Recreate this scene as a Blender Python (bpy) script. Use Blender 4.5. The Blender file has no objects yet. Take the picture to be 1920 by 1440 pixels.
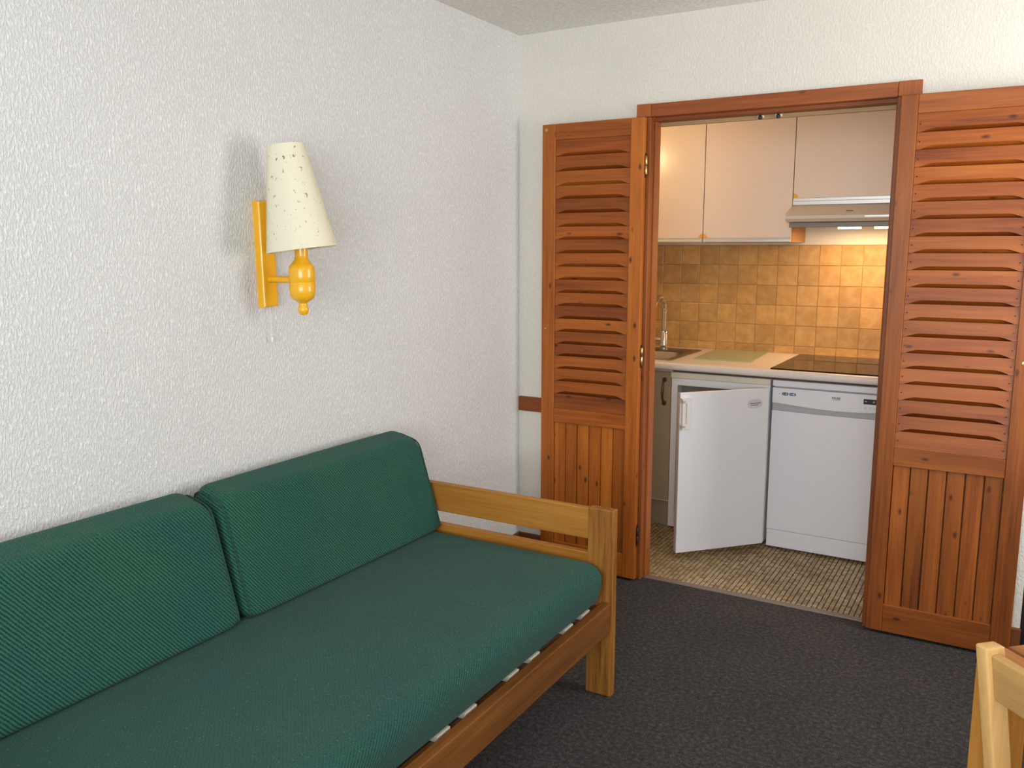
import bpy, bmesh, math, random
from mathutils import Vector, Matrix, Euler

random.seed(7)
C = bpy.context.scene.collection
sc = bpy.context.scene

# ------------------------------------------------------------------ camera
CAM = Vector((2.009, -3.480, 1.479))
YAW, PITCH, FPX = 0.532, 0.157, 1608.6
fwd = Vector((-math.sin(YAW) * math.cos(PITCH), math.cos(YAW) * math.cos(PITCH), -math.sin(PITCH)))
rgt = Vector((math.cos(YAW), math.sin(YAW), 0))
upv = rgt.cross(fwd)
cam_d = bpy.data.cameras.new('camera')
cam = bpy.data.objects.new('camera', cam_d)
C.objects.link(cam)
m3 = Matrix((rgt, upv, -fwd)).transposed()
cam.matrix_world = Matrix.Translation(CAM) @ m3.to_4x4()
cam_d.sensor_fit = 'HORIZONTAL'
cam_d.sensor_width = 36.0
cam_d.lens = FPX / 1920 * 36.0
cam_d.clip_start = 0.05
sc.camera = cam

# ------------------------------------------------------------------ world, daylight, exposure
w = bpy.data.worlds.new('world')
sc.world = w
w.use_nodes = True
bgn = w.node_tree.nodes['Background']
bgn.inputs['Color'].default_value = (0.62, 0.76, 1.0, 1)
bgn.inputs['Strength'].default_value = 1.0

def area_light(name, loc, rot, sx, sy, energy, color):
    d = bpy.data.lights.new(name, 'AREA')
    d.shape = 'RECTANGLE'
    d.size, d.size_y, d.energy, d.color = sx, sy, energy, color
    o = bpy.data.objects.new(name, d)
    o.location = loc
    o.rotation_euler = rot
    C.objects.link(o)
    return o

# daylight through the balcony window behind the camera (faces +y) and a light added in an unseen side window (faces -x)
area_light('daylight_balcony_window', (1.98, -4.62, 1.50), (math.radians(114), 0, 0), 1.8, 1.35, 86, (0.93, 0.965, 1.0))
area_light('added_side_light', (3.02, -0.62, 1.50), (math.radians(90), 0, math.radians(90)), 0.85, 1.05, 32, (1.0, 0.97, 0.92))

sc.view_settings.view_transform = 'Standard'
sc.view_settings.look = 'None'
sc.view_settings.exposure = 0.0
sc.view_settings.gamma = 1.0
sc.view_settings.use_curve_mapping = False
sc.cycles.max_bounces = 8
sc.cycles.diffuse_bounces = 5
sc.cycles.adaptive_threshold = 0.02
sc.cycles.sample_clamp_indirect = 6.0

# ------------------------------------------------------------------ materials
def nt(name):
    m = bpy.data.materials.new(name)
    m.use_nodes = True
    t = m.node_tree
    b = t.nodes['Principled BSDF']
    return m, t, b

def N(t, typ, **kw):
    n = t.nodes.new(typ)
    for k, v in kw.items():
        if hasattr(n, k) and k not in n.inputs:
            setattr(n, k, v)
        else:
            n.inputs[k].default_value = v
    return n

def L(t, a, ao, b, bi):
    t.links.new(a.outputs[ao], b.inputs[bi])

def rgb(c):
    return (c[0], c[1], c[2], 1.0)

def plain(name, color, rough=0.5, metal=0.0, spec=0.5, emit=None, estr=0.0, coat=0.0, trans=0.0):
    m, t, b = nt(name)
    b.inputs['Base Color'].default_value = rgb(color)
    b.inputs['Roughness'].default_value = rough
    b.inputs['Metallic'].default_value = metal
    b.inputs['Specular IOR Level'].default_value = spec
    b.inputs['Coat Weight'].default_value = coat
    b.inputs['Transmission Weight'].default_value = trans
    if emit:
        b.inputs['Emission Color'].default_value = rgb(emit)
        b.inputs['Emission Strength'].default_value = estr
    # faint wear so that no surface is perfectly even
    tc = N(t, 'ShaderNodeTexCoord')
    no = N(t, 'ShaderNodeTexNoise', Scale=14.0, Detail=4.0)
    L(t, tc, 'Object', no, 'Vector')
    mr = N(t, 'ShaderNodeMapRange')
    mr.inputs['To Min'].default_value = max(0.02, rough - 0.012)
    mr.inputs['To Max'].default_value = min(1.0, rough + 0.012)
    L(t, no, 'Fac', mr, 'Value')
    L(t, mr, 'Result', b, 'Roughness')
    return m

def ramp(t, stops):
    r = N(t, 'ShaderNodeValToRGB')
    e = r.color_ramp.elements
    while len(e) < len(stops):
        e.new(0.5)
    for i, (p, c) in enumerate(stops):
        e[i].position = p
        e[i].color = rgb(c)
    return r

def wood(name, dark, mid, light, axis='z', rough=0.46, knots=0.85, coarse=1.0, coat=0.04, knot_col=(0.05, 0.012, 0.004), grain=0.42):
    m, t, b = nt(name)
    tc = N(t, 'ShaderNodeTexCoord')
    oi = N(t, 'ShaderNodeObjectInfo')
    off = N(t, 'ShaderNodeVectorMath', operation='SCALE')
    off.inputs[0].default_value = (13.7, 7.3, 19.1)
    L(t, oi, 'Random', off, 'Scale')
    add = N(t, 'ShaderNodeVectorMath', operation='ADD')
    L(t, tc, 'Object', add, 0)
    L(t, off, 'Vector', add, 1)
    def mapped(cross, along):
        mp = N(t, 'ShaderNodeMapping')
        s = [cross, cross, cross]
        s['xyz'.index(axis)] = along
        mp.inputs['Scale'].default_value = s
        L(t, add, 'Vector', mp, 'Vector')
        return mp
    m1 = mapped(9 * coarse, 0.9)
    n1 = N(t, 'ShaderNodeTexNoise', Scale=1.0, Detail=3.0, Distortion=0.6)
    L(t, m1, 'Vector', n1, 'Vector')
    m2 = mapped(95 * coarse, 3.5)
    n2 = N(t, 'ShaderNodeTexNoise', Scale=1.0, Detail=5.0, Roughness=0.65)
    L(t, m2, 'Vector', n2, 'Vector')
    mx = N(t, 'ShaderNodeMix', data_type='FLOAT')
    mx.inputs[0].default_value = grain
    L(t, n1, 'Fac', mx, 2)
    L(t, n2, 'Fac', mx, 3)
    r = ramp(t, [(0.33, dark), (0.5, mid), (0.66, light)])
    L(t, mx, 0, r, 'Fac')
    last = r
    # every piece its own tone
    hs = N(t, 'ShaderNodeHueSaturation')
    mr = N(t, 'ShaderNodeMapRange')
    mr.inputs['To Min'].default_value = 0.82
    mr.inputs['To Max'].default_value = 1.16
    L(t, oi, 'Random', mr, 'Value')
    L(t, mr, 'Result', hs, 'Value')
    L(t, last, 'Color', hs, 'Color')
    last = hs
    if knots:
        m3_ = mapped(17.0, 8.0)
        vo = N(t, 'ShaderNodeTexVoronoi', Scale=1.0)
        L(t, m3_, 'Vector', vo, 'Vector')
        kr = N(t, 'ShaderNodeMapRange')
        kr.inputs['From Min'].default_value = 0.055
        kr.inputs['From Max'].default_value = 0.150
        kr.inputs['To Min'].default_value = knots
        kr.inputs['To Max'].default_value = 0.0
        L(t, vo, 'Distance', kr, 'Value')
        km = N(t, 'ShaderNodeMix', data_type='RGBA')
        km.inputs[7].default_value = rgb(knot_col)
        L(t, kr, 'Result', km, 0)
        L(t, last, 'Color', km, 6)
        L(t, km, 2, b, 'Base Color')
    else:
        L(t, last, 'Color', b, 'Base Color')
    b.inputs['Roughness'].default_value = rough
    b.inputs['Specular IOR Level'].default_value = 0.32
    b.inputs['Coat Weight'].default_value = coat
    b.inputs['Coat Roughness'].default_value = 0.25
    bp = N(t, 'ShaderNodeBump', Strength=0.12, Distance=0.002)
    L(t, n2, 'Fac', bp, 'Height')
    L(t, bp, 'Normal', b, 'Normal')
    return m

def plaster(name, color, streak=(165, 165, 70), strength=0.6, dist=0.006, hollow_shade=0.86):
    m, t, b = nt(name)
    tc = N(t, 'ShaderNodeTexCoord')
    mp = N(t, 'ShaderNodeMapping')
    mp.inputs['Scale'].default_value = streak
    L(t, tc, 'Object', mp, 'Vector')
    n1 = N(t, 'ShaderNodeTexNoise', Scale=1.0, Detail=4.5, Roughness=0.62, Distortion=0.15)
    L(t, mp, 'Vector', n1, 'Vector')
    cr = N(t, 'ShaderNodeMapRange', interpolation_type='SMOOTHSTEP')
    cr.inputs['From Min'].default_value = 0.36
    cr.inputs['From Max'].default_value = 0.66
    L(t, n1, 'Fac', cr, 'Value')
    n2 = N(t, 'ShaderNodeTexNoise', Scale=1.6, Detail=4.0)
    L(t, tc, 'Object', n2, 'Vector')
    r = ramp(t, [(0.3, [c * 0.95 for c in color]), (0.7, color)])
    L(t, n2, 'Fac', r, 'Fac')
    gr = ramp(t, [(0.0, (hollow_shade, hollow_shade, hollow_shade * 0.985)), (1.0, (1, 1, 1))])      # shade of the roughcast hollows painted into the colour
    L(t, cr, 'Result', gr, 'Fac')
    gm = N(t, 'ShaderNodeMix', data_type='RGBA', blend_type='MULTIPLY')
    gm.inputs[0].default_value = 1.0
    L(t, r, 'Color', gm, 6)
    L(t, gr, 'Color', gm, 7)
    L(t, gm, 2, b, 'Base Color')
    b.inputs['Roughness'].default_value = 0.82
    b.inputs['Specular IOR Level'].default_value = 0.25
    bp = N(t, 'ShaderNodeBump', Strength=strength, Distance=dist)
    L(t, cr, 'Result', bp, 'Height')
    L(t, bp, 'Normal', b, 'Normal')
    return m

def carpet_mat():
    m, t, b = nt('carpet')
    tc = N(t, 'ShaderNodeTexCoord')
    n1 = N(t, 'ShaderNodeTexNoise', Scale=260.0, Detail=3.0, Roughness=0.7)
    n2 = N(t, 'ShaderNodeTexNoise', Scale=70.0, Detail=4.0)
    n3 = N(t, 'ShaderNodeTexNoise', Scale=3.0, Detail=3.0)
    for n in (n1, n2, n3):
        L(t, tc, 'Object', n, 'Vector')
    a = N(t, 'ShaderNodeMix', data_type='FLOAT')
    a.inputs[0].default_value = 0.4
    L(t, n1, 'Fac', a, 2)
    L(t, n2, 'Fac', a, 3)
    r = ramp(t, [(0.36, (0.014, 0.0125, 0.0125)), (0.5, (0.042, 0.0375, 0.036)), (0.64, (0.105, 0.092, 0.086))])
    L(t, a, 0, r, 'Fac')
    mx = N(t, 'ShaderNodeMix', data_type='RGBA', blend_type='MULTIPLY')
    mx.inputs[0].default_value = 0.5
    r3 = ramp(t, [(0.3, (0.75, 0.74, 0.76)), (0.7, (1.1, 1.05, 1.0))])
    L(t, n3, 'Fac', r3, 'Fac')
    L(t, r, 'Color', mx, 6)
    L(t, r3, 'Color', mx, 7)
    L(t, mx, 2, b, 'Base Color')
    b.inputs['Roughness'].default_value = 1.0
    b.inputs['Specular IOR Level'].default_value = 0.1
    b.inputs['Sheen Weight'].default_value = 0.04
    bp = N(t, 'ShaderNodeBump', Strength=0.7, Distance=0.004)
    L(t, a, 0, bp, 'Height')
    L(t, bp, 'Normal', b, 'Normal')
    return m

def twill(name, dark, light, direction, period, lint=0.0, mixw=1.0):
    """woven wool: diagonal ribs, faded patches, pale lint"""
    m, t, b = nt(name)
    tc = N(t, 'ShaderNodeTexCoord')
    dt = N(t, 'ShaderNodeVectorMath', operation='DOT_PRODUCT')
    d = Vector(direction).normalized() * (2 * math.pi / period)
    dt.inputs[1].default_value = d
    nz = N(t, 'ShaderNodeTexNoise', Scale=30.0, Detail=2.0)
    L(t, tc, 'Object', nz, 'Vector')
    L(t, tc, 'Object', dt, 0)
    wob = N(t, 'ShaderNodeMath', operation='MULTIPLY_ADD')
    wob.inputs[1].default_value = 2.2
    L(t, nz, 'Fac', wob, 0)
    L(t, dt, 'Value', wob, 2)
    si = N(t, 'ShaderNodeMath', operation='SINE')
    L(t, wob, 0, si, 0)
    fine = N(t, 'ShaderNodeTexNoise', Scale=420.0, Detail=2.0)
    L(t, tc, 'Object', fine, 'Vector')
    ge = N(t, 'ShaderNodeNewGeometry')
    sx = N(t, 'ShaderNodeSeparateXYZ')
    L(t, ge, 'True Normal', sx, 'Vector')
    worn = N(t, 'ShaderNodeMapRange')            # the sat-on top is felted, its ribs worn away
    worn.inputs['From Min'].default_value = 0.55
    worn.inputs['From Max'].default_value = 0.97
    worn.inputs['To Min'].default_value = 0.26 * mixw
    worn.inputs['To Max'].default_value = 0.03
    L(t, sx, 'Z', worn, 'Value')
    h = N(t, 'ShaderNodeMath', operation='MULTIPLY_ADD')
    L(t, worn, 'Result', h, 1)
    L(t, si, 0, h, 0)
    L(t, fine, 'Fac', h, 2)
    r = ramp(t, [(0.25, dark), (0.75, light)])
    L(t, h, 0, r, 'Fac')
    big = N(t, 'ShaderNodeTexNoise', Scale=5.0, Detail=3.0)
    L(t, tc, 'Object', big, 'Vector')
    r2 = ramp(t, [(0.35, (0.86, 0.94, 1.08)), (0.65, (1.06, 1.04, 0.94))])
    L(t, big, 'Fac', r2, 'Fac')
    mx = N(t, 'ShaderNodeMix', data_type='RGBA', blend_type='MULTIPLY')
    mx.inputs[0].default_value = 1.0
    L(t, r, 'Color', mx, 6)
    L(t, r2, 'Color', mx, 7)
    out = mx
    if lint:
        vo = N(t, 'ShaderNodeTexVoronoi', Scale=75.0)
        L(t, tc, 'Object', vo, 'Vector')
        lt = N(t, 'ShaderNodeMapRange')
        lt.inputs['From Min'].default_value = 0.06
        lt.inputs['From Max'].default_value = 0.13
        lt.inputs['To Min'].default_value = lint
        lt.inputs['To Max'].default_value = 0.0
        L(t, vo, 'Distance', lt, 'Value')
        ml = N(t, 'ShaderNodeMix', data_type='RGBA')
        ml.inputs[7].default_value = (0.30, 0.40, 0.34, 1)
        L(t, lt, 'Result', ml, 0)
        L(t, mx, 2, ml, 6)
        out = ml
    L(t, out, 2, b, 'Base Color')
    b.inputs['Roughness'].default_value = 0.95
    b.inputs['Specular IOR Level'].default_value = 0.15
    b.inputs['Sheen Weight'].default_value = 0.06
    b.inputs['Sheen Roughness'].default_value = 0.6
    bp = N(t, 'ShaderNodeBump', Strength=0.55, Distance=0.0015)
    L(t, h, 0, bp, 'Height')
    L(t, bp, 'Normal', b, 'Normal')
    return m

def tile_mat():
    m, t, b = nt('ochre_glazed_tile')
    tc = N(t, 'ShaderNodeTexCoord')
    oi = N(t, 'ShaderNodeObjectInfo')
    sub = N(t, 'ShaderNodeVectorMath', operation='SUBTRACT')
    sub.inputs[1].default_value = (0.5, 0.5, 0.5)
    L(t, tc, 'Generated', sub, 0)
    off = N(t, 'ShaderNodeVectorMath', operation='SCALE')
    off.inputs[0].default_value = (31.0, 17.0, 23.0)
    L(t, oi, 'Random', off, 'Scale')
    add = N(t, 'ShaderNodeVectorMath', operation='ADD')
    L(t, sub, 'Vector', add, 0)
    L(t, off, 'Vector', add, 1)
    no = N(t, 'ShaderNodeTexNoise', Scale=2.4, Detail=4.0)
    L(t, add, 'Vector', no, 'Vector')
    r = ramp(t, [(0.3, (0.49, 0.265, 0.085)), (0.5, (0.55, 0.315, 0.110)), (0.7, (0.61, 0.375, 0.145))])
    L(t, no, 'Fac', r, 'Fac')
    hs = N(t, 'ShaderNodeHueSaturation')
    mr = N(t, 'ShaderNodeMapRange')
    mr.inputs['To Min'].default_value = 0.86
    mr.inputs['To Max'].default_value = 1.1
    L(t, oi, 'Random', mr, 'Value')
    L(t, mr, 'Result', hs, 'Value')
    L(t, r, 'Color', hs, 'Color')
    L(t, hs, 'Color', b, 'Base Color')
    b.inputs['Roughness'].default_value = 0.21
    bp = N(t, 'ShaderNodeBump', Strength=0.02, Distance=0.002)
    L(t, no, 'Fac', bp, 'Height')
    L(t, bp, 'Normal', b, 'Normal')
    return m

def mosaic_mat(p):
    m, t, b = nt('beige_mosaic')
    tc = N(t, 'ShaderNodeTexCoord')
    dv = N(t, 'ShaderNodeVectorMath', operation='SCALE')
    dv.inputs['Scale'].default_value = 1.0 / p
    L(t, tc, 'Object', dv, 0)
    fl = N(t, 'ShaderNodeVectorMath', operation='FLOOR')
    L(t, dv, 'Vector', fl, 0)
    wn = N(t, 'ShaderNodeTexWhiteNoise', noise_dimensions='3D')
    L(t, fl, 'Vector', wn, 'Vector')
    r = ramp(t, [(0.0, (0.30, 0.19, 0.085)), (0.35, (0.46, 0.34, 0.19)), (0.7, (0.56, 0.45, 0.30)), (1.0, (0.52, 0.33, 0.12))])
    L(t, wn, 'Value', r, 'Fac')
    n3 = N(t, 'ShaderNodeTexNoise', Scale=6.0, Detail=3.0)
    L(t, tc, 'Object', n3, 'Vector')
    r3 = ramp(t, [(0.3, (0.72, 0.66, 0.55)), (0.65, (1.0, 1.0, 1.0))])
    L(t, n3, 'Fac', r3, 'Fac')
    mx = N(t, 'ShaderNodeMix', data_type='RGBA', blend_type='MULTIPLY')
    mx.inputs[0].default_value = 1.0
    L(t, r, 'Color', mx, 6)
    L(t, r3, 'Color', mx, 7)
    L(t, mx, 2, b, 'Base Color')
    b.inputs['Roughness'].default_value = 0.45
    return m

def shade_mat():
    m, t, b = nt('speckled_cream_paper')
    tc = N(t, 'ShaderNodeTexCoord')
    mp = N(t, 'ShaderNodeMapping')
    mp.inputs['Scale'].default_value = (105, 105, 80)
    mp.inputs['Rotation'].default_value = (0.3, 0.5, 0.4)
    L(t, tc, 'Object', mp, 'Vector')
    no = N(t, 'ShaderNodeTexNoise', Scale=1.0, Detail=1.5, Distortion=0.8)
    L(t, mp, 'Vector', no, 'Vector')
    mu = N(t, 'ShaderNodeMapRange')
    mu.inputs['From Min'].default_value = 0.675
    mu.inputs['From Max'].default_value = 0.735
    mu.inputs['To Max'].default_value = 0.85
    L(t, no, 'Fac', mu, 'Value')
    mx = N(t, 'ShaderNodeMix', data_type='RGBA')
    mx.inputs[6].default_value = (0.75, 0.70, 0.525, 1)
    mx.inputs[7].default_value = (0.22, 0.12, 0.045, 1)
    L(t, mu, 'Result', mx, 0)
    L(t, mx, 2, b, 'Base Color')
    b.inputs['Roughness'].default_value = 0.7
    return m

ORANGE = dict(dark=(0.19, 0.042, 0.005), mid=(0.38, 0.099, 0.010), light=(0.49, 0.150, 0.018))
MAT = dict(
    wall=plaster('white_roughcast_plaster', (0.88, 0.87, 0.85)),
    wall2=plaster('white_fine_plaster', (0.80, 0.765, 0.69), streak=(130, 130, 70), strength=0.3, dist=0.004, hollow_shade=0.94),
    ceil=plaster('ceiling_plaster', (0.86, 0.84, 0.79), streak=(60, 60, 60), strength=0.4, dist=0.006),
    carpet=carpet_mat(),
    pine_x=wood('orange_varnished_pine_x', axis='x', **ORANGE),
    pine_z=wood('orange_varnished_pine_z', axis='z', **ORANGE),
    slat_x=wood('red_varnished_louvre_x', (0.155, 0.032, 0.004), (0.30, 0.073, 0.008), (0.41, 0.118, 0.014), 'x'),
    pine2_x=wood('brown_varnished_pine_x', (0.13, 0.030, 0.004), (0.27, 0.070, 0.009), (0.37, 0.112, 0.015), 'x'),
    pine2_z=wood('brown_varnished_pine_z', (0.13, 0.030, 0.004), (0.27, 0.070, 0.009), (0.37, 0.112, 0.015), 'z'),
    frame_x=wood('red_brown_frame_x', (0.16, 0.036, 0.008), (0.26, 0.066, 0.014), (0.34, 0.10, 0.022), 'x', knots=0.5),
    frame_z=wood('red_brown_frame_z', (0.18, 0.042, 0.008), (0.30, 0.082, 0.016), (0.38, 0.12, 0.026), 'z', knots=0.6),
    skirt_x=wood('skirting_wood_x', (0.10, 0.028, 0.010), (0.17, 0.05, 0.016), (0.22, 0.07, 0.024), 'x', knots=0.0),
    skirt_y=wood('skirting_wood_y', (0.10, 0.028, 0.010), (0.17, 0.05, 0.016), (0.22, 0.07, 0.024), 'y', knots=0.0),
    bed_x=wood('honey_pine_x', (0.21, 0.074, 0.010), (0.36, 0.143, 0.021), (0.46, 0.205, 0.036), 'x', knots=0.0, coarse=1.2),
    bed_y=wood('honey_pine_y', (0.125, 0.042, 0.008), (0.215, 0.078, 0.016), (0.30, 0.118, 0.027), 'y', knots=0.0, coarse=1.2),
    bed_z=wood('honey_pine_z', (0.12, 0.040, 0.007), (0.32, 0.128, 0.022), (0.43, 0.195, 0.042), 'z', knots=0.0, coarse=0.75, grain=0.62),
    tan_x=wood('tan_bare_batten', (0.34, 0.20, 0.09), (0.44, 0.27, 0.13), (0.52, 0.34, 0.17), 'x', knots=0.0, coat=0.0, rough=0.7),
    chip=wood('raw_chipboard', (0.36, 0.19, 0.09), (0.46, 0.26, 0.13), (0.52, 0.31, 0.17), 'y', knots=0.0, coat=0.0, rough=0.8),
    chair_x=wood('pale_beech_x', (0.50, 0.27, 0.085), (0.62, 0.36, 0.125), (0.70, 0.43, 0.17), 'x', knots=0.0),
    chair_z=wood('pale_beech_z', (0.50, 0.27, 0.085), (0.62, 0.36, 0.125), (0.70, 0.43, 0.17), 'z', knots=0.0),
    table_x=wood('red_brown_table_x', (0.24, 0.085, 0.025), (0.38, 0.15, 0.045), (0.48, 0.21, 0.07), 'x', knots=0.0),
    table_z=wood('orange_table_z', (0.36, 0.14, 0.025), (0.52, 0.22, 0.04), (0.62, 0.29, 0.06), 'z', knots=0.0),
    cush=twill('green_twill_cushion', (0.005, 0.032, 0.023), (0.030, 0.128, 0.084), (0.25, 0.77, 0.64), 0.0072),
    matt=twill('green_twill_mattress', (0.006, 0.034, 0.026), (0.028, 0.108, 0.077), (0.62, 0.62, -0.5), 0.0068, lint=0.34, mixw=0.75),
    seam=plain('dark_green_piping', (0.012, 0.055, 0.038), 0.95),
    slatw=plain('pale_bed_slat', (0.62, 0.56, 0.46), 0.7),
    yellow=plain('yellow_lacquered_wood', (0.86, 0.43, 0.012), 0.26, coat=0.3),
    shade=shade_mat(),
    cord=plain('white_cord', (0.75, 0.74, 0.70), 0.6),
    brass=plain('aged_brass', (0.55, 0.40, 0.18), 0.32, metal=1.0),
    darkmetal=plain('dark_iron', (0.06, 0.05, 0.045), 0.45, metal=0.8),
    hole=plain('black_nail', (0.012, 0.008, 0.006), 0.8),
    tile=tile_mat(),
    grout=plain('tan_grout', (0.50, 0.33, 0.15), 0.9),
    kpaint=plain('kitchen_paint', (0.74, 0.69, 0.60), 0.6),
    mortar=plain('dark_mortar', (0.055, 0.035, 0.018), 0.95),
    mosaic=mosaic_mat(0.021),
    strip=plain('worn_threshold_strip', (0.20, 0.15, 0.12), 0.5),
    melamine=plain('cream_melamine', (0.84, 0.71, 0.60), 0.24),
    cabdoor=plain('beige_base_door', (0.40, 0.315, 0.21), 0.4),
    alu=plain('brushed_aluminium', (0.74, 0.74, 0.72), 0.32, metal=0.55),
    orange=plain('orange_plastic', (0.88, 0.40, 0.02), 0.4),
    worktop=plain('white_laminate_worktop', (0.80, 0.72, 0.66), 0.33),
    steel=plain('stainless_steel', (0.30, 0.275, 0.24), 0.33, metal=1.0),
    chrome=plain('chrome', (0.80, 0.79, 0.77), 0.07, metal=1.0),
    black=plain('black_plastic', (0.012, 0.012, 0.013), 0.35),
    hob=plain('black_glass_hob', (0.008, 0.008, 0.009), 0.05, spec=0.22),
    hobmark=plain('hob_ring_print', (0.10, 0.10, 0.10), 0.2),
    glassb=plain('frosted_green_glass', (0.40, 0.47, 0.30), 0.28),
    fridge=plain('white_enamel', (0.88, 0.89, 0.92), 0.25, coat=0.2),
    fridgetop=plain('cream_fridge_top', (0.74, 0.69, 0.56), 0.45),
    seal=plain('tan_door_edge', (0.52, 0.40, 0.33), 0.6),
    inner=plain('fridge_liner', (0.24, 0.22, 0.20), 0.4),
    handlew=plain('white_plastic_handle', (0.84, 0.82, 0.78), 0.35),
    sticker=plain('pale_grey_sticker', (0.68, 0.68, 0.69), 0.6),
    ink=plain('dark_ink', (0.06, 0.055, 0.055), 0.6),
    dw=plain('dishwasher_white', (0.84, 0.845, 0.87), 0.28, coat=0.15),
    dwbtn=plain('dishwasher_button', (0.74, 0.72, 0.73), 0.35),
    dwgrip=plain('dishwasher_grip_grey', (0.46, 0.47, 0.48), 0.2),
    badge1=plain('dark_badge', (0.06, 0.065, 0.075), 0.4),
    badge2=plain('blue_badge', (0.03, 0.16, 0.33), 0.4),
    badge_l=plain('badge_print', (0.62, 0.66, 0.70), 0.5),
    hood=plain('cream_hood_enamel', (0.70, 0.62, 0.52), 0.3, coat=0.2),
    visor=plain('grey_hood_visor', (0.24, 0.215, 0.18), 0.35),
    hoodlamp=plain('warm_hood_lamp', (1.0, 0.85, 0.6), 0.4, emit=(1.0, 0.66, 0.26), estr=14.0),
    bulb=plain('warm_bulb', (1.0, 0.85, 0.6), 0.4, emit=(1.0, 0.66, 0.34), estr=90.0),
    dark=wood('unlit_hall_black', (0.006, 0.004, 0.003), (0.010, 0.006, 0.004), (0.016, 0.010, 0.007), 'z', knots=0.0, coat=0.0, rough=0.8),  # darkness of the unlit hall put into the colour
    white=plain('white_paint', (0.80, 0.80, 0.79), 0.4),
    brownhandle=plain('antique_bronze', (0.16, 0.10, 0.055), 0.42, metal=0.7),
)

# ------------------------------------------------------------------ builders
def box(bm, x0, x1, y0, y1, z0, z1):
    vs = [bm.verts.new((x, y, z)) for x in (x0, x1) for y in (y0, y1) for z in (z0, z1)]
    for f in ((0, 1, 3, 2), (4, 6, 7, 5), (0, 4, 5, 1), (2, 3, 7, 6), (0, 2, 6, 4), (1, 5, 7, 3)):
        bm.faces.new([vs[i] for i in f])
    return vs

def prism(bm, pts, axis, a, b):
    """extrude a closed outline (2-D points) along axis from a to b"""
    def P(p, v):
        return {'x': (v, p[0], p[1]), 'y': (p[0], v, p[1]), 'z': (p[0], p[1], v)}[axis]
    v0 = [bm.verts.new(P(p, a)) for p in pts]
    v1 = [bm.verts.new(P(p, b)) for p in pts]
    n = len(pts)
    bm.faces.new(v0)
    bm.faces.new(v1[::-1])
    for i in range(n):
        bm.faces.new((v0[i], v0[(i + 1) % n], v1[(i + 1) % n], v1[i]))

def lathe(bm, prof, segs=32, origin=(0, 0, 0), cap=True):
    ox, oy, oz = origin
    rings = []
    for r, z in prof:
        rings.append([bm.verts.new((ox + r * math.cos(2 * math.pi * i / segs), oy + r * math.sin(2 * math.pi * i / segs), oz + z)) for i in range(segs)])
    for a, b in zip(rings, rings[1:]):
        for i in range(segs):
            bm.faces.new((a[i], a[(i + 1) % segs], b[(i + 1) % segs], b[i]))
    if cap:
        bm.faces.new(rings[0][::-1])
        bm.faces.new(rings[-1])

def tube(bm, pts, rad, segs=12):
    pts = [Vector(p) for p in pts]
    rings = []
    prev = None
    for i, p in enumerate(pts):
        d = (pts[min(i + 1, len(pts) - 1)] - pts[max(i - 1, 0)]).normalized()
        if prev is None:
            a = Vector((0, 0, 1)) if abs(d.z) < 0.9 else Vector((1, 0, 0))
            u = d.cross(a).normalized()
        else:
            u = (prev - d * prev.dot(d)).normalized()
        prev = u
        v = d.cross(u)
        r = rad[i] if isinstance(rad, (list, tuple)) else rad
        rings.append([bm.verts.new(p + u * r * math.cos(2 * math.pi * k / segs) + v * r * math.sin(2 * math.pi * k / segs)) for k in range(segs)])
    for a, b in zip(rings, rings[1:]):
        for k in range(segs):
            bm.faces.new((a[k], a[(k + 1) % segs], b[(k + 1) % segs], b[k]))
    bm.faces.new(rings[0][::-1])
    bm.faces.new(rings[-1])

def bevel(bm, off, segs=2, edges=None):
    bmesh.ops.bevel(bm, geom=list(edges if edges is not None else bm.edges), offset=off, segments=segs, profile=0.5, affect='EDGES', clamp_overlap=True)

def mesh_of(name, bm, mat, smooth=None):
    bmesh.ops.recalc_face_normals(bm, faces=bm.faces)
    me = bpy.data.meshes.new(name)
    bm.to_mesh(me)
    bm.free()
    me.materials.append(MAT[mat] if isinstance(mat, str) else mat)
    if smooth:
        me.polygons.foreach_set('use_smooth', [True] * len(me.polygons))
        me.set_sharp_from_angle(angle=math.radians(smooth))
    return me

def link(name, me, parent=None, loc=(0, 0, 0), rot=(0, 0, 0)):
    o = bpy.data.objects.new(name, me)
    C.objects.link(o)
    o.location = loc
    o.rotation_euler = rot
    if parent is not None:
        o.parent = parent
    return o

def obj(name, bm, mat, parent=None, loc=(0, 0, 0), rot=(0, 0, 0), smooth=None):
    return link(name, mesh_of(name, bm, mat, smooth), parent, loc, rot)

def bxo(name, dims, mat, parent=None, bev=0.0, segs=2, loc=(0, 0, 0), rot=(0, 0, 0)):
    bm = bmesh.new()
    box(bm, *dims)
    if bev:
        bevel(bm, bev, segs)
    return obj(name, bm, mat, parent, loc, rot)

def tag(o, label=None, cat=None, group=None, kind=None):
    for k, v in (('label', label), ('category', cat), ('group', group), ('kind', kind)):
        if v:
            o[k] = v
    return o

def thing(name, label, cat, loc=(0, 0, 0), rotz=0.0, group=None):
    o = bpy.data.objects.new(name, None)
    C.objects.link(o)
    o.empty_display_size = 0.1
    o.location = loc
    o.rotation_euler = (0, 0, rotz)
    return tag(o, label, cat, group)

def struct(o, label=None):
    return tag(o, label, None, None, 'structure')

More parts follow.
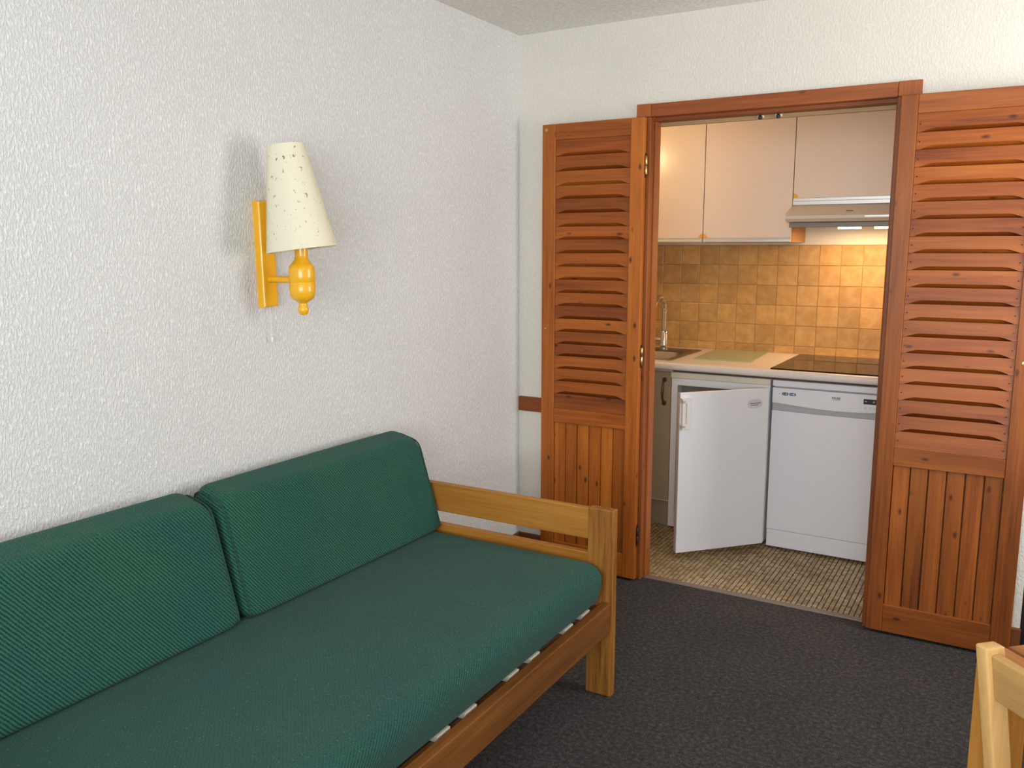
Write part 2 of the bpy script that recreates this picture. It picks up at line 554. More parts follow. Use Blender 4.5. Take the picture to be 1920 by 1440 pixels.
def text_mesh(name, s, size, mat, parent, loc, rot, extrude=0.0004):
    cu = bpy.data.curves.new(name, 'FONT')
    cu.body = s
    cu.size = size
    cu.extrude = extrude
    cu.offset = size * 0.02
    cu.align_x = 'CENTER'
    tmp = bpy.data.objects.new(name + '_tmp', cu)
    C.objects.link(tmp)
    dg = bpy.context.evaluated_depsgraph_get()
    me = bpy.data.meshes.new_from_object(tmp.evaluated_get(dg))
    bpy.data.objects.remove(tmp)
    me.materials.clear()
    me.materials.append(MAT[mat])
    return link(name, me, parent, loc, rot)

H = 2.414
XR, YF = 3.05, -4.70          # far ends of the room: side wall and window wall
OPL, OPR, OPT = 0.576, 1.653, 2.069   # rough opening of the kitchen doorway
YK = 1.366                    # tiled kitchen wall
KL, KR = -0.05, 1.63

# ================================================================== the room
bm = bmesh.new(); box(bm, -0.1, XR + 0.1, YF - 0.1, 0.03, -0.1, 0.0)
struct(obj('floor', bm, 'carpet'), 'dark grey brown carpet')
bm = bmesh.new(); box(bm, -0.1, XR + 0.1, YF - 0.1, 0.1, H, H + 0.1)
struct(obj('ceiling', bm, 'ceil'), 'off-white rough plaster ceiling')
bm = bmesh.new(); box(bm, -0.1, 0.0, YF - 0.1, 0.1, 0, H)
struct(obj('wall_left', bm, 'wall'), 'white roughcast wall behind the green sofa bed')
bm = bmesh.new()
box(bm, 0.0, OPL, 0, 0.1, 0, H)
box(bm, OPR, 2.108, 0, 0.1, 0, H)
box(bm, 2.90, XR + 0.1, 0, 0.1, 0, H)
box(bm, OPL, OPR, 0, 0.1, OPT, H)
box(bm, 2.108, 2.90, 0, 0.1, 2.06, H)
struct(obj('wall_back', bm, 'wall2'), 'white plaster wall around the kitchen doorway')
bm = bmesh.new()                                   # side wall, its unseen window opening added for light from the right
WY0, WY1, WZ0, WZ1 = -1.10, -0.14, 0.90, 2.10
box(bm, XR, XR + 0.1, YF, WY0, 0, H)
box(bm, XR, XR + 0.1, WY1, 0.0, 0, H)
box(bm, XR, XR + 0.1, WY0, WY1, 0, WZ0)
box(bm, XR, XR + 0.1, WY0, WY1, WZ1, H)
struct(obj('wall_right', bm, 'wall'), 'white plaster side wall with an added window')
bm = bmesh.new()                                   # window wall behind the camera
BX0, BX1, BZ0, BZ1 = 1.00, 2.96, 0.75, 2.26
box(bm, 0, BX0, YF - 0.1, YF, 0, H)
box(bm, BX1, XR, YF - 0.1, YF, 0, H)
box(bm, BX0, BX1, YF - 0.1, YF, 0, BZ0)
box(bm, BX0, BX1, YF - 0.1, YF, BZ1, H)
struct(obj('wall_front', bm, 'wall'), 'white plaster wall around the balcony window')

def window(name, horizontal, a0, a1, z0, z1, d0, d1, label):
    root = bpy.data.objects.new(name, None)
    C.objects.link(root)
    struct(root, label)
    t = 0.06
    mid = (a0 + a1) / 2
    for nm, (p0, p1, q0, q1) in (('window_frame', (a0, a1, z0, z0 + t)), ('window_frame', (a0, a1, z1 - t, z1)),
                                 ('window_frame', (a0, a0 + t, z0 + t, z1 - t)), ('window_frame', (a1 - t, a1, z0 + t, z1 - t)),
                                 ('mullion', (mid - 0.04, mid + 0.04, z0 + t, z1 - t))):
        b_ = bmesh.new()
        if horizontal:
            box(b_, p0, p1, d0, d1, q0, q1)
        else:
            box(b_, d0, d1, p0, p1, q0, q1)
        obj(nm, b_, 'white', root)
window('window_1', True, BX0, BX1, BZ0, BZ1, YF - 0.08, YF - 0.03, 'white framed balcony window')
window('added_side_window', False, WY0, WY1, WZ0, WZ1, XR + 0.03, XR + 0.08, 'white framed side window added out of view for light from the right')

# kitchen recess
bm = bmesh.new(); box(bm, KL - 0.1, KR + 0.1, 0.1, YK + 0.1, H, H + 0.1)
struct(obj('ceiling_kitchen', bm, 'kpaint'), 'kitchen recess ceiling')
bm = bmesh.new(); box(bm, KL - 0.1, KL, 0.1, YK + 0.1, 0, H)
struct(obj('wall_kitchen_left', bm, 'kpaint'), 'left wall of the kitchen recess')
bm = bmesh.new(); box(bm, KR, KR + 0.1, 0.1, YK + 0.1, 0, H)
struct(obj('wall_kitchen_right', bm, 'kpaint'), 'right wall of the kitchen recess')
bm = bmesh.new()
box(bm, KL, KR, YK + 0.008, YK + 0.1, 0.0, 1.4975)
box(bm, KL, KR, YK, YK + 0.1, 1.4975, H)
wk = struct(obj('wall_kitchen_back', bm, 'kpaint'), 'kitchen wall with ochre glazed tiles')
bm = bmesh.new(); box(bm, KL, KR, YK + 0.004, YK + 0.009, 0.88, 1.4975)
obj('grout', bm, 'grout', wk)
# glazed tiles one by one
TP, TX0, TZ0 = 0.11, 0.192, 1.4965
tile_meshes = {}
def tile_mesh(wd, hg):
    key = (round(wd, 3), round(hg, 3))
    if key not in tile_meshes:
        b_ = bmesh.new()
        box(b_, -wd / 2, wd / 2, -0.003, 0.003, -hg / 2, hg / 2)
        fr = [e for e in b_.edges if all(v.co.y < 0 for v in e.verts)]
        bevel(b_, 0.0022, 2, fr)
        tile_meshes[key] = mesh_of('tile', b_, 'tile')
    return tile_meshes[key]
for j in range(6):
    zt = TZ0 - j * TP
    hg = 0.108 if j < 5 else zt - 0.903
    for i in range(-3, 14):
        x0, x1 = TX0 + i * TP + 0.001, TX0 + (i + 1) * TP - 0.001
        x0, x1 = max(x0, KL + 0.002), min(x1, KR - 0.002)
        if x1 - x0 < 0.02:
            continue
        link('tile', tile_mesh(x1 - x0, hg), wk, ((x0 + x1) / 2, YK + 0.003 + random.uniform(-0.0004, 0.0004), zt - hg / 2 - 0.001),
             (random.uniform(-0.004, 0.004), 0, random.uniform(-0.004, 0.004)))
# mosaic floor: dark bed with small stones standing proud of it
bm = bmesh.new(); box(bm, KL - 0.05, KR + 0.05, 0.03, YK + 0.05, -0.1, -0.0015)
fk = struct(obj('floor_kitchen', bm, 'mortar'), 'kitchen floor of small beige mosaic stones')
MP = 0.021
verts, faces = [], []
for ix in range(int(0.1 / MP), int(1.625 / MP)):
    for iy in range(int(0.066 / MP), int(0.86 / MP)):
        g = 0.0018
        j1, j2, j3 = (random.uniform(-0.0007, 0.0007) for _ in range(3))
        x0, x1, y0, y1 = ix * MP + g + j1, (ix + 1) * MP - g + j1, iy * MP + 0.0012 + j2, (iy + 1) * MP - 0.0012 + j2
        n = len(verts)
        zt = 0.0005 + j3 * 0.5
        e = 0.0006
        verts += [(x0, y0, -0.002), (x1, y0, -0.002), (x1, y1, -0.002), (x0, y1, -0.002), (x0 + e, y0 + e, zt), (x1 - e, y0 + e, zt), (x1 - e, y1 - e, zt), (x0 + e, y1 - e, zt)]
        faces += [(n + 4, n + 5, n + 6, n + 7), (n, n + 1, n + 5, n + 4), (n + 1, n + 2, n + 6, n + 5), (n + 2, n + 3, n + 7, n + 6), (n + 3, n, n + 4, n + 7)]
me = bpy.data.meshes.new('mosaic')
me.from_pydata(verts, [], faces)
me.materials.append(MAT['mosaic'])
mo = link('mosaic', me, fk)
mo['kind'] = 'stuff'

# doorway frame (jambs, head, bare batten with two roller catches) and threshold
fr = thing('trim_1', 'red-brown wooden frame around the kitchen doorway', None)
struct(fr, 'red-brown wooden frame around the kitchen doorway')
bxo('jamb', (OPL, 0.637, -0.012, 0.085, 0, 2.017), 'frame_z', fr, 0.003)
bxo('jamb', (1.577, OPR, -0.012, 0.085, 0, 2.017), 'frame_z', fr, 0.003)
bxo('stop', (0.637, 0.645, 0.03, 0.085, 0, 2.003), 'frame_z', fr, 0.002)
bxo('stop', (1.569, 1.577, 0.03, 0.085, 0, 2.003), 'frame_z', fr, 0.002)
bxo('head', (0.6365, 1.5775, -0.013, 0.03, 2.017, 2.069), 'frame_x', fr, 0.002)
bxo('head_stop', (0.637, 1.577, 0.028, 0.085, 2.003, 2.069), 'frame_x', fr, 0.002)
bxo('corner_block', (OPL - 0.003, 0.6355, -0.014, 0.03, 2.0175, 2.070), 'frame_z', fr, 0.002)
bxo('corner_block', (1.5785, OPR + 0.003, -0.014, 0.03, 2.0175, 2.070), 'frame_z', fr, 0.002)
bxo('batten', (0.638, 1.576, 0.0855, 0.103, 1.988, 2.069), 'tan_x', fr, 0.0015)
for cx in (1.064, 1.135):
    p = bxo('roller_catch', (cx - 0.013, cx + 0.013, 0.080, 0.0855, 1.992, 2.0025), 'handlew', fr, 0.0015)
    b_ = bmesh.new()
    lathe(b_, [(0.0085, 0), (0.0085, 0.008), (0.0055, 0.009), (0.0052, 0.004), (0.003, 0.0035)], 20)
    obj('roller', b_, 'darkmetal', p, (cx, 0.081, 1.9935), (math.radians(90), 0, 0), 40)
bm = bmesh.new()
prism(bm, [(0.027, -0.004), (0.030, 0.004), (0.040, 0.006), (0.056, 0.006), (0.064, 0.002), (0.066, -0.004)], 'x', 0.638, 1.576)
struct(obj('trim_2', bm, 'strip'), 'worn strip between carpet and mosaic floor')

# wall rail and skirting
struct(bxo('trim_3', (0.004, 0.560, -0.011, 0.0, 0.719, 0.788), 'frame_x', None, 0.002), 'short brown rail on the wall in the corner')
struct(bxo('baseboard_back', (0.014, OPL - 0.003, -0.014, 0.0, 0.0, 0.118), 'skirt_x', None, 0.003), 'brown wooden skirting in the corner')
struct(bxo('baseboard_back_right', (OPR + 0.003, 2.112, -0.016, 0.0, 0.0, 0.112), 'skirt_x', None, 0.003), 'brown wooden skirting beside the added dark door')
struct(bxo('baseboard_left', (0.0, 0.014, YF, -0.001, 0.0, 0.118), 'skirt_y', None, 0.003), 'brown wooden skirting behind the sofa bed')

# added door in the next doorway, coloured near black for an unlit hall
d3 = bpy.data.objects.new('added_dark_door', None); C.objects.link(d3)
struct(d3, 'added nearly black door standing in for the dark hall beside the kitchen doorway')
bxo('panel', (2.108, 2.90, 0.03, 0.07, 0.0, 2.06), 'dark', d3)
bxo('stile', (2.108, 2.20, 0.015, 0.03, 0.0, 2.06), 'dark', d3, 0.003)
bxo('stile', (2.81, 2.90, 0.015, 0.03, 0.0, 2.06), 'dark', d3, 0.003)

b_ = bmesh.new()
tube(b_, [(2.155, 0.016, 1.02), (2.155, -0.030, 1.02), (2.165, -0.038, 1.02), (2.270, -0.038, 1.02)], 0.008, 12)
obj('handle', b_, 'darkmetal', d3, smooth=50)

# ================================================================== louvred leaves
ZL = [1.945, 1.876, 1.813, 1.750, 1.693, 1.632, 1.573, 1.517, 1.458, 1.399, 1.341, 1.283, 1.225, 1.167, 1.109, 1.053, 0.998, 0.940, 0.883, 0.824, 0.757, 0.690]
ZR = [1.949, 1.884, 1.824, 1.763, 1.703, 1.643, 1.582, 1.521, 1.462, 1.401, 1.339, 1.279, 1.219, 1.159, 1.099, 1.041, 0.983, 0.923, 0.863, 0.804, 0.740, 0.672]
YFRT, YBCK = -0.050, -0.022

def slat_mesh(wd, hg, notch, mat):
    """louvre board: a scoop is cut slanting back and down under its lower front edge"""
    T = 0.0235
    st = [(-wd / 2, 0.0), (-wd / 2 + 0.012, 0.0)]
    n = 8
    for i in range(1, n + 1):
        u = i / n
        st.append((-wd / 2 + 0.012 + 0.050 * u, 0.0135 * math.sin(u * math.pi / 2)))
    st += [(-x, h) for x, h in reversed(st)]
    b_ = bmesh.new()
    rings = []
    for x, h in st:
        h = max(h if notch else 0.0, 0.0003)
        rings.append([b_.verts.new(p) for p in ((x, 0, hg), (x, 0, h), (x, T, 0.0), (x, T, hg))])
    for p, q in zip(rings, rings[1:]):
        for i in range(4):
            b_.faces.new((p[i], p[(i + 1) % 4], q[(i + 1) % 4], q[i]))
    b_.faces.new(rings[0]); b_.faces.new(rings[-1][::-1])
    return mesh_of('slat', b_, mat)

def leaf(name, label, x0, x1, zs, sl, sr, hinges, mats, top, nails):
    mat_x, mat_z, mat_s = mats
    root = bpy.data.objects.new(name, None); C.objects.link(root)
    struct(root, label)
    root.location = (x0, 0, 0)
    W = x1 - x0
    bxo('stile', (0, sl, YFRT, YBCK, 0.012, top), mat_z, root, 0.003)
    bxo('stile', (W - sr, W, YFRT, YBCK, 0.012, top), mat_z, root, 0.003)
    bxo('top_rail', (sl, W - sr, YFRT + 0.001, YBCK, zs[0], top), mat_x, root, 0.002)
    bxo('middle_rail', (sl, W - sr, YFRT + 0.001, YBCK, zs[-1], zs[-2]), mat_x, root, 0.002)
    zb = 0.122
    bxo('bottom_rail', (sl, W - sr, YFRT + 0.001, YBCK, 0.012, zb), mat_x, root, 0.002)
    sw = W - sl - sr - 0.002
    for k in range(1, len(zs) - 1):
        zbot = zs[k]
        ztop = zs[k - 1] - 0.0008
        last = k == len(zs) - 2
        hg = ztop - zbot
        lean = math.atan2(0.005, hg)
        s = link('slat', slat_mesh(sw, hg / math.cos(lean), not last, mat_s), root, (sl + sw / 2 + 0.001, YFRT + 0.0030, zbot + 0.0004), (-lean, 0, random.uniform(-0.002, 0.002)))
        if nails:
            for sx in (-1, 1):
                b_ = bmesh.new()
                lathe(b_, [(0.0022, 0), (0.0022, 0.003)], 8)
                obj('nail', b_, 'hole', s, (sx * (sw / 2 - 0.010), 0.0003, 0.028), (math.radians(90), 0, 0))
    nb = 6
    bw = (W - sl - sr) / nb
    for i in range(nb):
        b_ = bmesh.new()
        xa, xb = sl + i * bw, sl + (i + 1) * bw
        c = 0.0032
        prism(b_, [(xa + 0.0008, -0.026), (xa + 0.0008, -0.0330), (xa + c, -0.0400), (xb - c, -0.0400), (xb - 0.0008, -0.0330), (xb - 0.0008, -0.026)], 'z', zb, zs[-1])
        obj('board', b_, mat_z, root)
    for hz, hx in hinges:
        hg = thing('hinge', None, None)
        hg.parent = root
        for seg, (za, zc) in enumerate(((-0.038, -0.001), (0.001, 0.038))):
            b_ = bmesh.new()
            lathe(b_, [(0.0048, za), (0.0056, za + 0.001), (0.0056, zc - 0.001), (0.0048, zc)], 14)
            obj('knuckle', b_, 'brass' if hz > 0.5 else 'darkmetal', hg, (hx, -0.036, hz), smooth=40)
        bxo('hinge_plate', (hx - 0.0045, hx - 0.003, -0.036, -0.024, hz - 0.05, hz + 0.05), 'darkmetal', hg)
    return root

dl = leaf('door_1', 'open louvred pine leaf folded back on the wall beside the corner', 0.1455, 0.6235, ZL, 0.0645, 0.0600,
          [(1.820, 0.484), (1.018, 0.484), (0.212, 0.484)], ('pine_x', 'pine_z', 'slat_x'), 2.0135, False)
dr = leaf('door_2', 'open louvred pine leaf with nailed slats, folded back beside the added dark door', 1.5935, 2.0805, ZR, 0.0575, 0.0650,
          [], ('pine2_x', 'pine2_z', 'slat_x'), 2.0150, True)
# round catch plates and screw on the outer stile of the first leaf
for (sx, sz, r) in ((0.022, 1.990, 0.0085), (0.022, 1.120, 0.0055)):
    b_ = bmesh.new()
    lathe(b_, [(r, 0), (r, 0.0015), (r * 0.8, 0.003), (r * 0.45, 0.0022), (r * 0.2, 0.0022)], 20)
    obj('catch_plate', b_, 'brass', dl, (sx, YFRT, sz), (math.radians(90), 0, 0), 40)
b_ = bmesh.new()
lathe(b_, [(0.006, 0), (0.006, 0.0015), (0.003, 0.0018), (0.002, 0.001)], 16)
obj('screw', b_, 'brass', dr, (0.487 - 0.038, YFRT, 1.085), (math.radians(90), 0, 0), 40)

# ================================================================== sofa bed
bed = thing('sofa_bed', 'honey pine sofa bed frame under the green mattress', 'sofa bed', (0, 0, 0))
PY0, PY1 = -1.022, -0.987          # far end boards
NY0, NY1 = -3.010, -2.975          # near end boards
for (ya, yb) in ((PY0, PY1), (NY0, NY1)):
    for (xa, xb) in ((0.850, 0.942), (0.030, 0.115)):
        bxo('post', (xa, xb, ya, yb, 0.0, 0.643), 'bed_z', bed, 0.004)
    bxo('end_rail', (0.115, 0.850, ya + 0.006, yb - 0.004, 0.533, 0.638), 'bed_x', bed, 0.003)
    bxo('lower_end_rail', (0.115, 0.850, ya + 0.006, yb - 0.004, 0.385, 0.487), 'bed_x', bed, 0.003)
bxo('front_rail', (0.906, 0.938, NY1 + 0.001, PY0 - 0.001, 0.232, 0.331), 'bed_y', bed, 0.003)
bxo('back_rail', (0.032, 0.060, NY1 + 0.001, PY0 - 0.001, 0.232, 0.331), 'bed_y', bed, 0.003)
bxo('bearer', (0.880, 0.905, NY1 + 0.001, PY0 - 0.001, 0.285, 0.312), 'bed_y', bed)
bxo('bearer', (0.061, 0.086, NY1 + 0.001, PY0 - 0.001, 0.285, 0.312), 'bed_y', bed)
yy = -1.10
k = 0
while yy > -2.93:
    bxo('slat', (0.064, 0.8995, yy - 0.055, yy, 0.3125, 0.330), 'slatw', bed, 0.002)
    yy -= 0.215 if k % 2 else 0.120
    k += 1

def round_poly(corners, segs=6):
    """corners: (x, z, radius) anticlockwise -> rounded outline"""
    out = []
    n = len(corners)
    for i in range(n):
        p = Vector(corners[i][:2]); r = corners[i][2]
        a = Vector(corners[i - 1][:2]); c = Vector(corners[(i + 1) % n][:2])
        da, dc = (a - p).normalized(), (c - p).normalized()
        ang = math.acos(max(-1, min(1, da.dot(dc))))
        tl = r / math.tan(ang / 2)
        s, e = p + da * tl, p + dc * tl
        for k in range(segs + 1):
            u = k / segs
            out.append(((1 - u) ** 2) * s + 2 * u * (1 - u) * p + u * u * e)
    return out

def soft_prism(bm, outline, y0, y1, ry, ix, iz, bulge=0.0, ny=16, nr=6, pivot=None):
    """outline (x,z) swept along y with rounded ends; ix, iz: how far the end outline draws in"""
    xs = [p.x for p in outline]; zs = [p.y for p in outline]
    cx, cz = (min(xs) + max(xs)) / 2, (min(zs) + max(zs)) / 2
    hx, hz = (max(xs) - min(xs)) / 2, (max(zs) - min(zs)) / 2
    pz = cz if pivot is None else pivot
    ys = []
    for k in range(nr + 1):
        a = math.pi / 2 * k / nr          # 0 at the very end, pi/2 where the body starts
        ys.append((y0 + ry * (1 - math.cos(a)), 1 - math.sin(a)))
    for k in range(1, ny):
        ys.append((y0 + ry + (y1 - y0 - 2 * ry) * k / ny, 0.0))
    for k in range(nr, -1, -1):
        a = math.pi / 2 * k / nr
        ys.append((y1 - ry * (1 - math.cos(a)), 1 - math.sin(a)))
    rings = []
    for (y, d) in ys:
        sx, sz = 1 - ix * d / hx, 1 - iz * d / hz
        u = (y - y0) / (y1 - y0)
        g = 1 + bulge * math.sin(math.pi * u) if pivot is None else 1 + 0.6 * bulge * math.sin(math.pi * u)
        rings.append([bm.verts.new((cx + (p.x - cx) * sx * g, y, pz + (p.y - pz) * sz * g)) for p in outline])
    n = len(outline)
    for a, b in zip(rings, rings[1:]):
        for i in range(n):
            bm.faces.new((a[i], a[(i + 1) % n], b[(i + 1) % n], b[i]))
    bm.faces.new(rings[0]); bm.faces.new(rings[-1][::-1])

mo_ = round_poly([(0.066, 0.336, 0.030), (0.909, 0.338, 0.030), (0.942, 0.473, 0.070), (0.066, 0.474, 0.035)], 8)
bm = bmesh.new()
soft_prism(bm, mo_, -2.968, -1.030, 0.055, 0.040, 0.030, 0.0)
mat_o = obj('mattress', bm, 'matt', None, smooth=60)
tag(mat_o, 'long dark green woven mattress lying on the pine sofa bed', 'mattress')

def back_cushion(label, y0, y1, dz=0.0):
    out = round_poly([(0.058, 0.4765, 0.020), (0.283, 0.4765, 0.020), (0.184, 0.803, 0.055), (0.062, 0.834, 0.036)], 8)
    b_ = bmesh.new()
    soft_prism(b_, out, y0, y1, 0.050, 0.022, 0.042, 0.012, nr=8, pivot=0.56)
    o = obj('back_cushion', b_, 'cush', None, (0, 0, dz), smooth=60)
    tag(o, label, 'cushion', 'green back cushions of the sofa bed')
    # piping along the seam between face and end panel
    for yq in (y0 + 0.012, y1 - 0.012):
        xs = [p.x for p in out]; zs = [p.y for p in out]
        cx, cz = (min(xs) + max(xs)) / 2, (min(zs) + max(zs)) / 2
        pts = [(cx + (p.x - cx) * 0.945, yq, 0.56 + (p.y - 0.56) * 0.945) for p in out]
        pts.append(pts[0])
        b2 = bmesh.new()
        tube(b2, pts, 0.0028, 6)
        obj('piping', b2, 'seam', o, smooth=60)
    return o
back_cushion('green wedge back cushion beside the pine end rail', -1.945, -1.030)
back_cushion('green wedge back cushion cut by the left edge of the picture', -2.878, -1.962)

# ================================================================== wall lamp
LY = -1.572
lamp = thing('wall_lamp', 'yellow wooden wall lamp with speckled cream conical shade', 'lamp', (0, LY, 1.385))
tilt = math.radians(1.4)
b_ = bmesh.new()
box(b_, 0.0, 0.026, -0.030, 0.030, -0.085, 0.235)
bevel(b_, 0.007, 3, [e for e in b_.edges if all(v.co.x > 0.01 for v in e.verts)])
obj('back_plate', b_, 'yellow', lamp, (0, 0, 0), (tilt, 0, 0))
b_ = bmesh.new()
tube(b_, [(0.024, 0, 0), (0.06, 0, 0), (0.128, 0, 0)], 0.0105, 18)
obj('arm', b_, 'yellow', lamp, smooth=50)
AX = 0.158
def lz(y):
    return (970 - y) / 2153.0
prof = [(0.0005, lz(1197)), (0.009, lz(1194)), (0.0145, lz(1178)), (0.0165, lz(1160)), (0.0145, lz(1142)), (0.0115, lz(1128)), (0.0125, lz(1118)), (0.020, lz(1107)),
        (0.031, lz(1092)), (0.0365, lz(1070)), (0.0385, lz(1040)), (0.0388, lz(992)), (0.0375, lz(988)), (0.0375, lz(984)), (0.0388, lz(980)), (0.0390, lz(940)),
        (0.0385, lz(905)), (0.036, lz(880)), (0.0285, lz(860)), (0.022, lz(842)), (0.0188, lz(822)), (0.0190, lz(800)), (0.0200, lz(775)), (0.0200, lz(745))]
b_ = bmesh.new()
lathe(b_, prof, 40)
body = obj('body', b_, 'yellow', lamp, (AX, 0, 0), smooth=40)
b_ = bmesh.new()
lathe(b_, [(0.014, 0.098), (0.014, 0.150), (0.010, 0.152)], 20)
obj('socket', b_, 'cord', body, smooth=40)
# shade: thin paper cone, knocked a little askew toward the wall
b_ = bmesh.new()
r0, r1, hh, th = 0.1035, 0.0535, 0.303, 0.0012
segs = 48
lathe(b_, [(r0, 0), (r1, hh), (r1 - th, hh), (r0 - th, 0)], segs, cap=False)
bmesh.ops.remove_doubles(b_, verts=b_.verts, dist=1e-6)
rr = [v for v in b_.verts]
# close the bottom rim between inner and outer skins
outer = [v for v in b_.verts if abs(v.co.z) < 1e-6 and math.hypot(v.co.x, v.co.y) > r0 - th / 2]
inner = [v for v in b_.verts if abs(v.co.z) < 1e-6 and math.hypot(v.co.x, v.co.y) < r0 - th / 2]
key = lambda v: math.atan2(v.co.y, v.co.x)
outer.sort(key=key); inner.sort(key=key)
for i in range(segs):
    b_.faces.new((outer[i], outer[(i + 1) % segs], inner[(i + 1) % segs], inner[i]))
shade = obj('lampshade', b_, 'shade', lamp, smooth=40)
ax_t = Vector((-0.507, 0.862, 0))       # tilt axis: lean toward (-0.86, -0.51)
shade.rotation_mode = 'AXIS_ANGLE'
shade.rotation_axis_angle = (-math.radians(7.0), *ax_t)
shade.location = (AX + 0.004, 0, 0.090)
b_ = bmesh.new()
for a in range(3):
    an = a * 2 * math.pi / 3
    tube(b_, [(0.014 * math.cos(an), 0.014 * math.sin(an), 0.10), (0.078 * math.cos(an), 0.078 * math.sin(an), 0.135)], 0.0012, 6)
obj('shade_ring', b_, 'brass', shade)
b_ = bmesh.new()
tube(b_, [(0.014, 0.004, -0.084), (0.015, 0.006, -0.13), (0.016, 0.006, -0.180)], 0.0008, 6)
pc = obj('pull_cord', b_, 'cord', lamp)
b_ = bmesh.new()
lathe(b_, [(0.0015, 0.0), (0.0030, -0.002), (0.0034, -0.014), (0.0026, -0.016)], 14)
obj('toggle', b_, 'handlew', pc, (0.016, 0.006, -0.179), smooth=40)

# ================================================================== kitchen
# sink base cabinet
cab = thing('base_cabinet', 'beige kitchen base cabinet under the sink', 'cabinet', (0, 0, 0))
b_ = bmesh.new()
box(b_, KL + 0.002, KL + 0.020, 0.742, 1.34, 0.15, 0.864)
box(b_, 0.476, 0.494, 0.742, 1.34, 0.15, 0.864)
box(b_, KL + 0.020, 0.476, 0.742, 1.34, 0.15, 0.168)
box(b_, KL + 0.020, 0.476, 1.330, 1.34, 0.168, 0.864)
box(b_, KL + 0.020, 0.476, 0.742, 0.760, 0.845, 0.864)
obj('body', b_, 'melamine', cab)
bxo('plinth', (KL + 0.002, 0.494, 0.800, 0.815, 0.0, 0.15), 'cabdoor', cab)
d_ = bxo('door', (0.0, 0.492, 0.722, 0.740, 0.160, 0.846), 'cabdoor', cab, 0.002)
b_ = bmesh.new()
pts = [(0.457, 0.721, 0.805), (0.457, 0.705, 0.798), (0.457, 0.694, 0.775), (0.457, 0.690, 0.743), (0.457, 0.694, 0.711), (0.457, 0.705, 0.688), (0.457, 0.721, 0.681)]
tube(b_, pts, [0.006, 0.006, 0.0055, 0.0075, 0.0055, 0.006, 0.006], 12)
hd = obj('handle', b_, 'brownhandle', d_, smooth=50)
for zc in (0.805, 0.681):
    b_ = bmesh.new()
    lathe(b_, [(0.013, 0), (0.012, 0.003), (0.006, 0.004)], 18)
    obj('rosette', b_, 'brownhandle', d_, (0.457, 0.722, zc), (math.radians(90), 0, 0), 40)

# worktop with the sink cut-out
SX0, SX1, SY0, SY1 = 0.080, 0.440, 0.765, 1.120
WT0, WT1 = 0.865, 0.903
b_ = bmesh.new()
vs = box(b_, KL + 0.001, KR - 0.001, 0.655, SY0, WT0, WT1)
bevel(b_, 0.014, 4, [e for e in b_.edges if all(v.co.y < 0.66 for v in e.verts) and abs(e.verts[0].co.z - e.verts[1].co.z) < 1e-6])
box(b_, KL + 0.001, SX0, SY0, SY1, WT0, WT1)
box(b_, SX1, KR - 0.001, SY0, SY1, WT0, WT1)
box(b_, KL + 0.001, KR - 0.001, SY1, YK - 0.001, WT0, WT1)
tag(obj('worktop', b_, 'worktop', smooth=40), 'long white laminate kitchen worktop', 'worktop')

# sink
sink = thing('sink', 'small stainless steel inset sink in the worktop', 'sink', (0.26, 0.99, 0.903))
b_ = bmesh.new()
RX0, RX1, RY0, RY1 = -0.225, 0.222, -0.262, 0.268
hx0, hx1, hy0, hy1 = SX0 - 0.26 + 0.002, SX1 - 0.26 - 0.002, SY0 - 0.99 + 0.002, SY1 - 0.99 - 0.002
def rrect(x0, x1, y0, y1, r, z, n=6):
    out = []
    for (cx, cy, a0) in ((x1 - r, y1 - r, 0), (x0 + r, y1 - r, 90), (x0 + r, y0 + r, 180), (x1 - r, y0 + r, 270)):
        for k in range(n + 1):
            a = math.radians(a0 + 90 * k / n)
            out.append((cx + r * math.cos(a), cy + r * math.sin(a), z))
    return out
loops = [rrect(RX0, RX1, RY0, RY1, 0.02, 0.0005), rrect(RX0 + 0.002, RX1 - 0.002, RY0 + 0.002, RY1 - 0.002, 0.02, 0.004),
         rrect(RX0 + 0.014, RX1 - 0.014, RY0 + 0.014, RY1 - 0.014, 0.02, 0.003),
         rrect(hx0 - 0.004, hx1 + 0.004, hy0 - 0.004, hy1 + 0.004, 0.07, 0.002), rrect(hx0 + 0.004, hx1 - 0.004, hy0 + 0.004, hy1 - 0.004, 0.07, -0.006),
         rrect(hx0 + 0.012, hx1 - 0.012, hy0 + 0.012, hy1 - 0.012, 0.065, -0.12), rrect(hx0 + 0.04, hx1 - 0.04, hy0 + 0.04, hy1 - 0.04, 0.045, -0.145),
         rrect(-0.02, 0.02, -0.06, -0.02, 0.0199, -0.148)]
rings = [[b_.verts.new(p) for p in lp] for lp in loops]
for a, b in zip(rings, rings[1:]):
    for i in range(len(a)):
        b_.faces.new((a[i], a[(i + 1) % len(a)], b[(i + 1) % len(a)], b[i]))
b_.faces.new(rings[-1])
obj('basin', b_, 'steel', sink, smooth=50)
b_ = bmesh.new(); lathe(b_, [(0.030, 0), (0.030, 0.003), (0.012, 0.002)], 20)
obj('drain', b_, 'black', sink, (0.0, -0.04, -0.1485), smooth=40)
b_ = bmesh.new(); lathe(b_, [(0.019, 0), (0.019, 0.003), (0.008, 0.0035)], 18)
obj('overflow', b_, 'black', sink, (-0.06, hy1 - 0.0085, -0.045), (math.radians(90), 0, 0), 40)

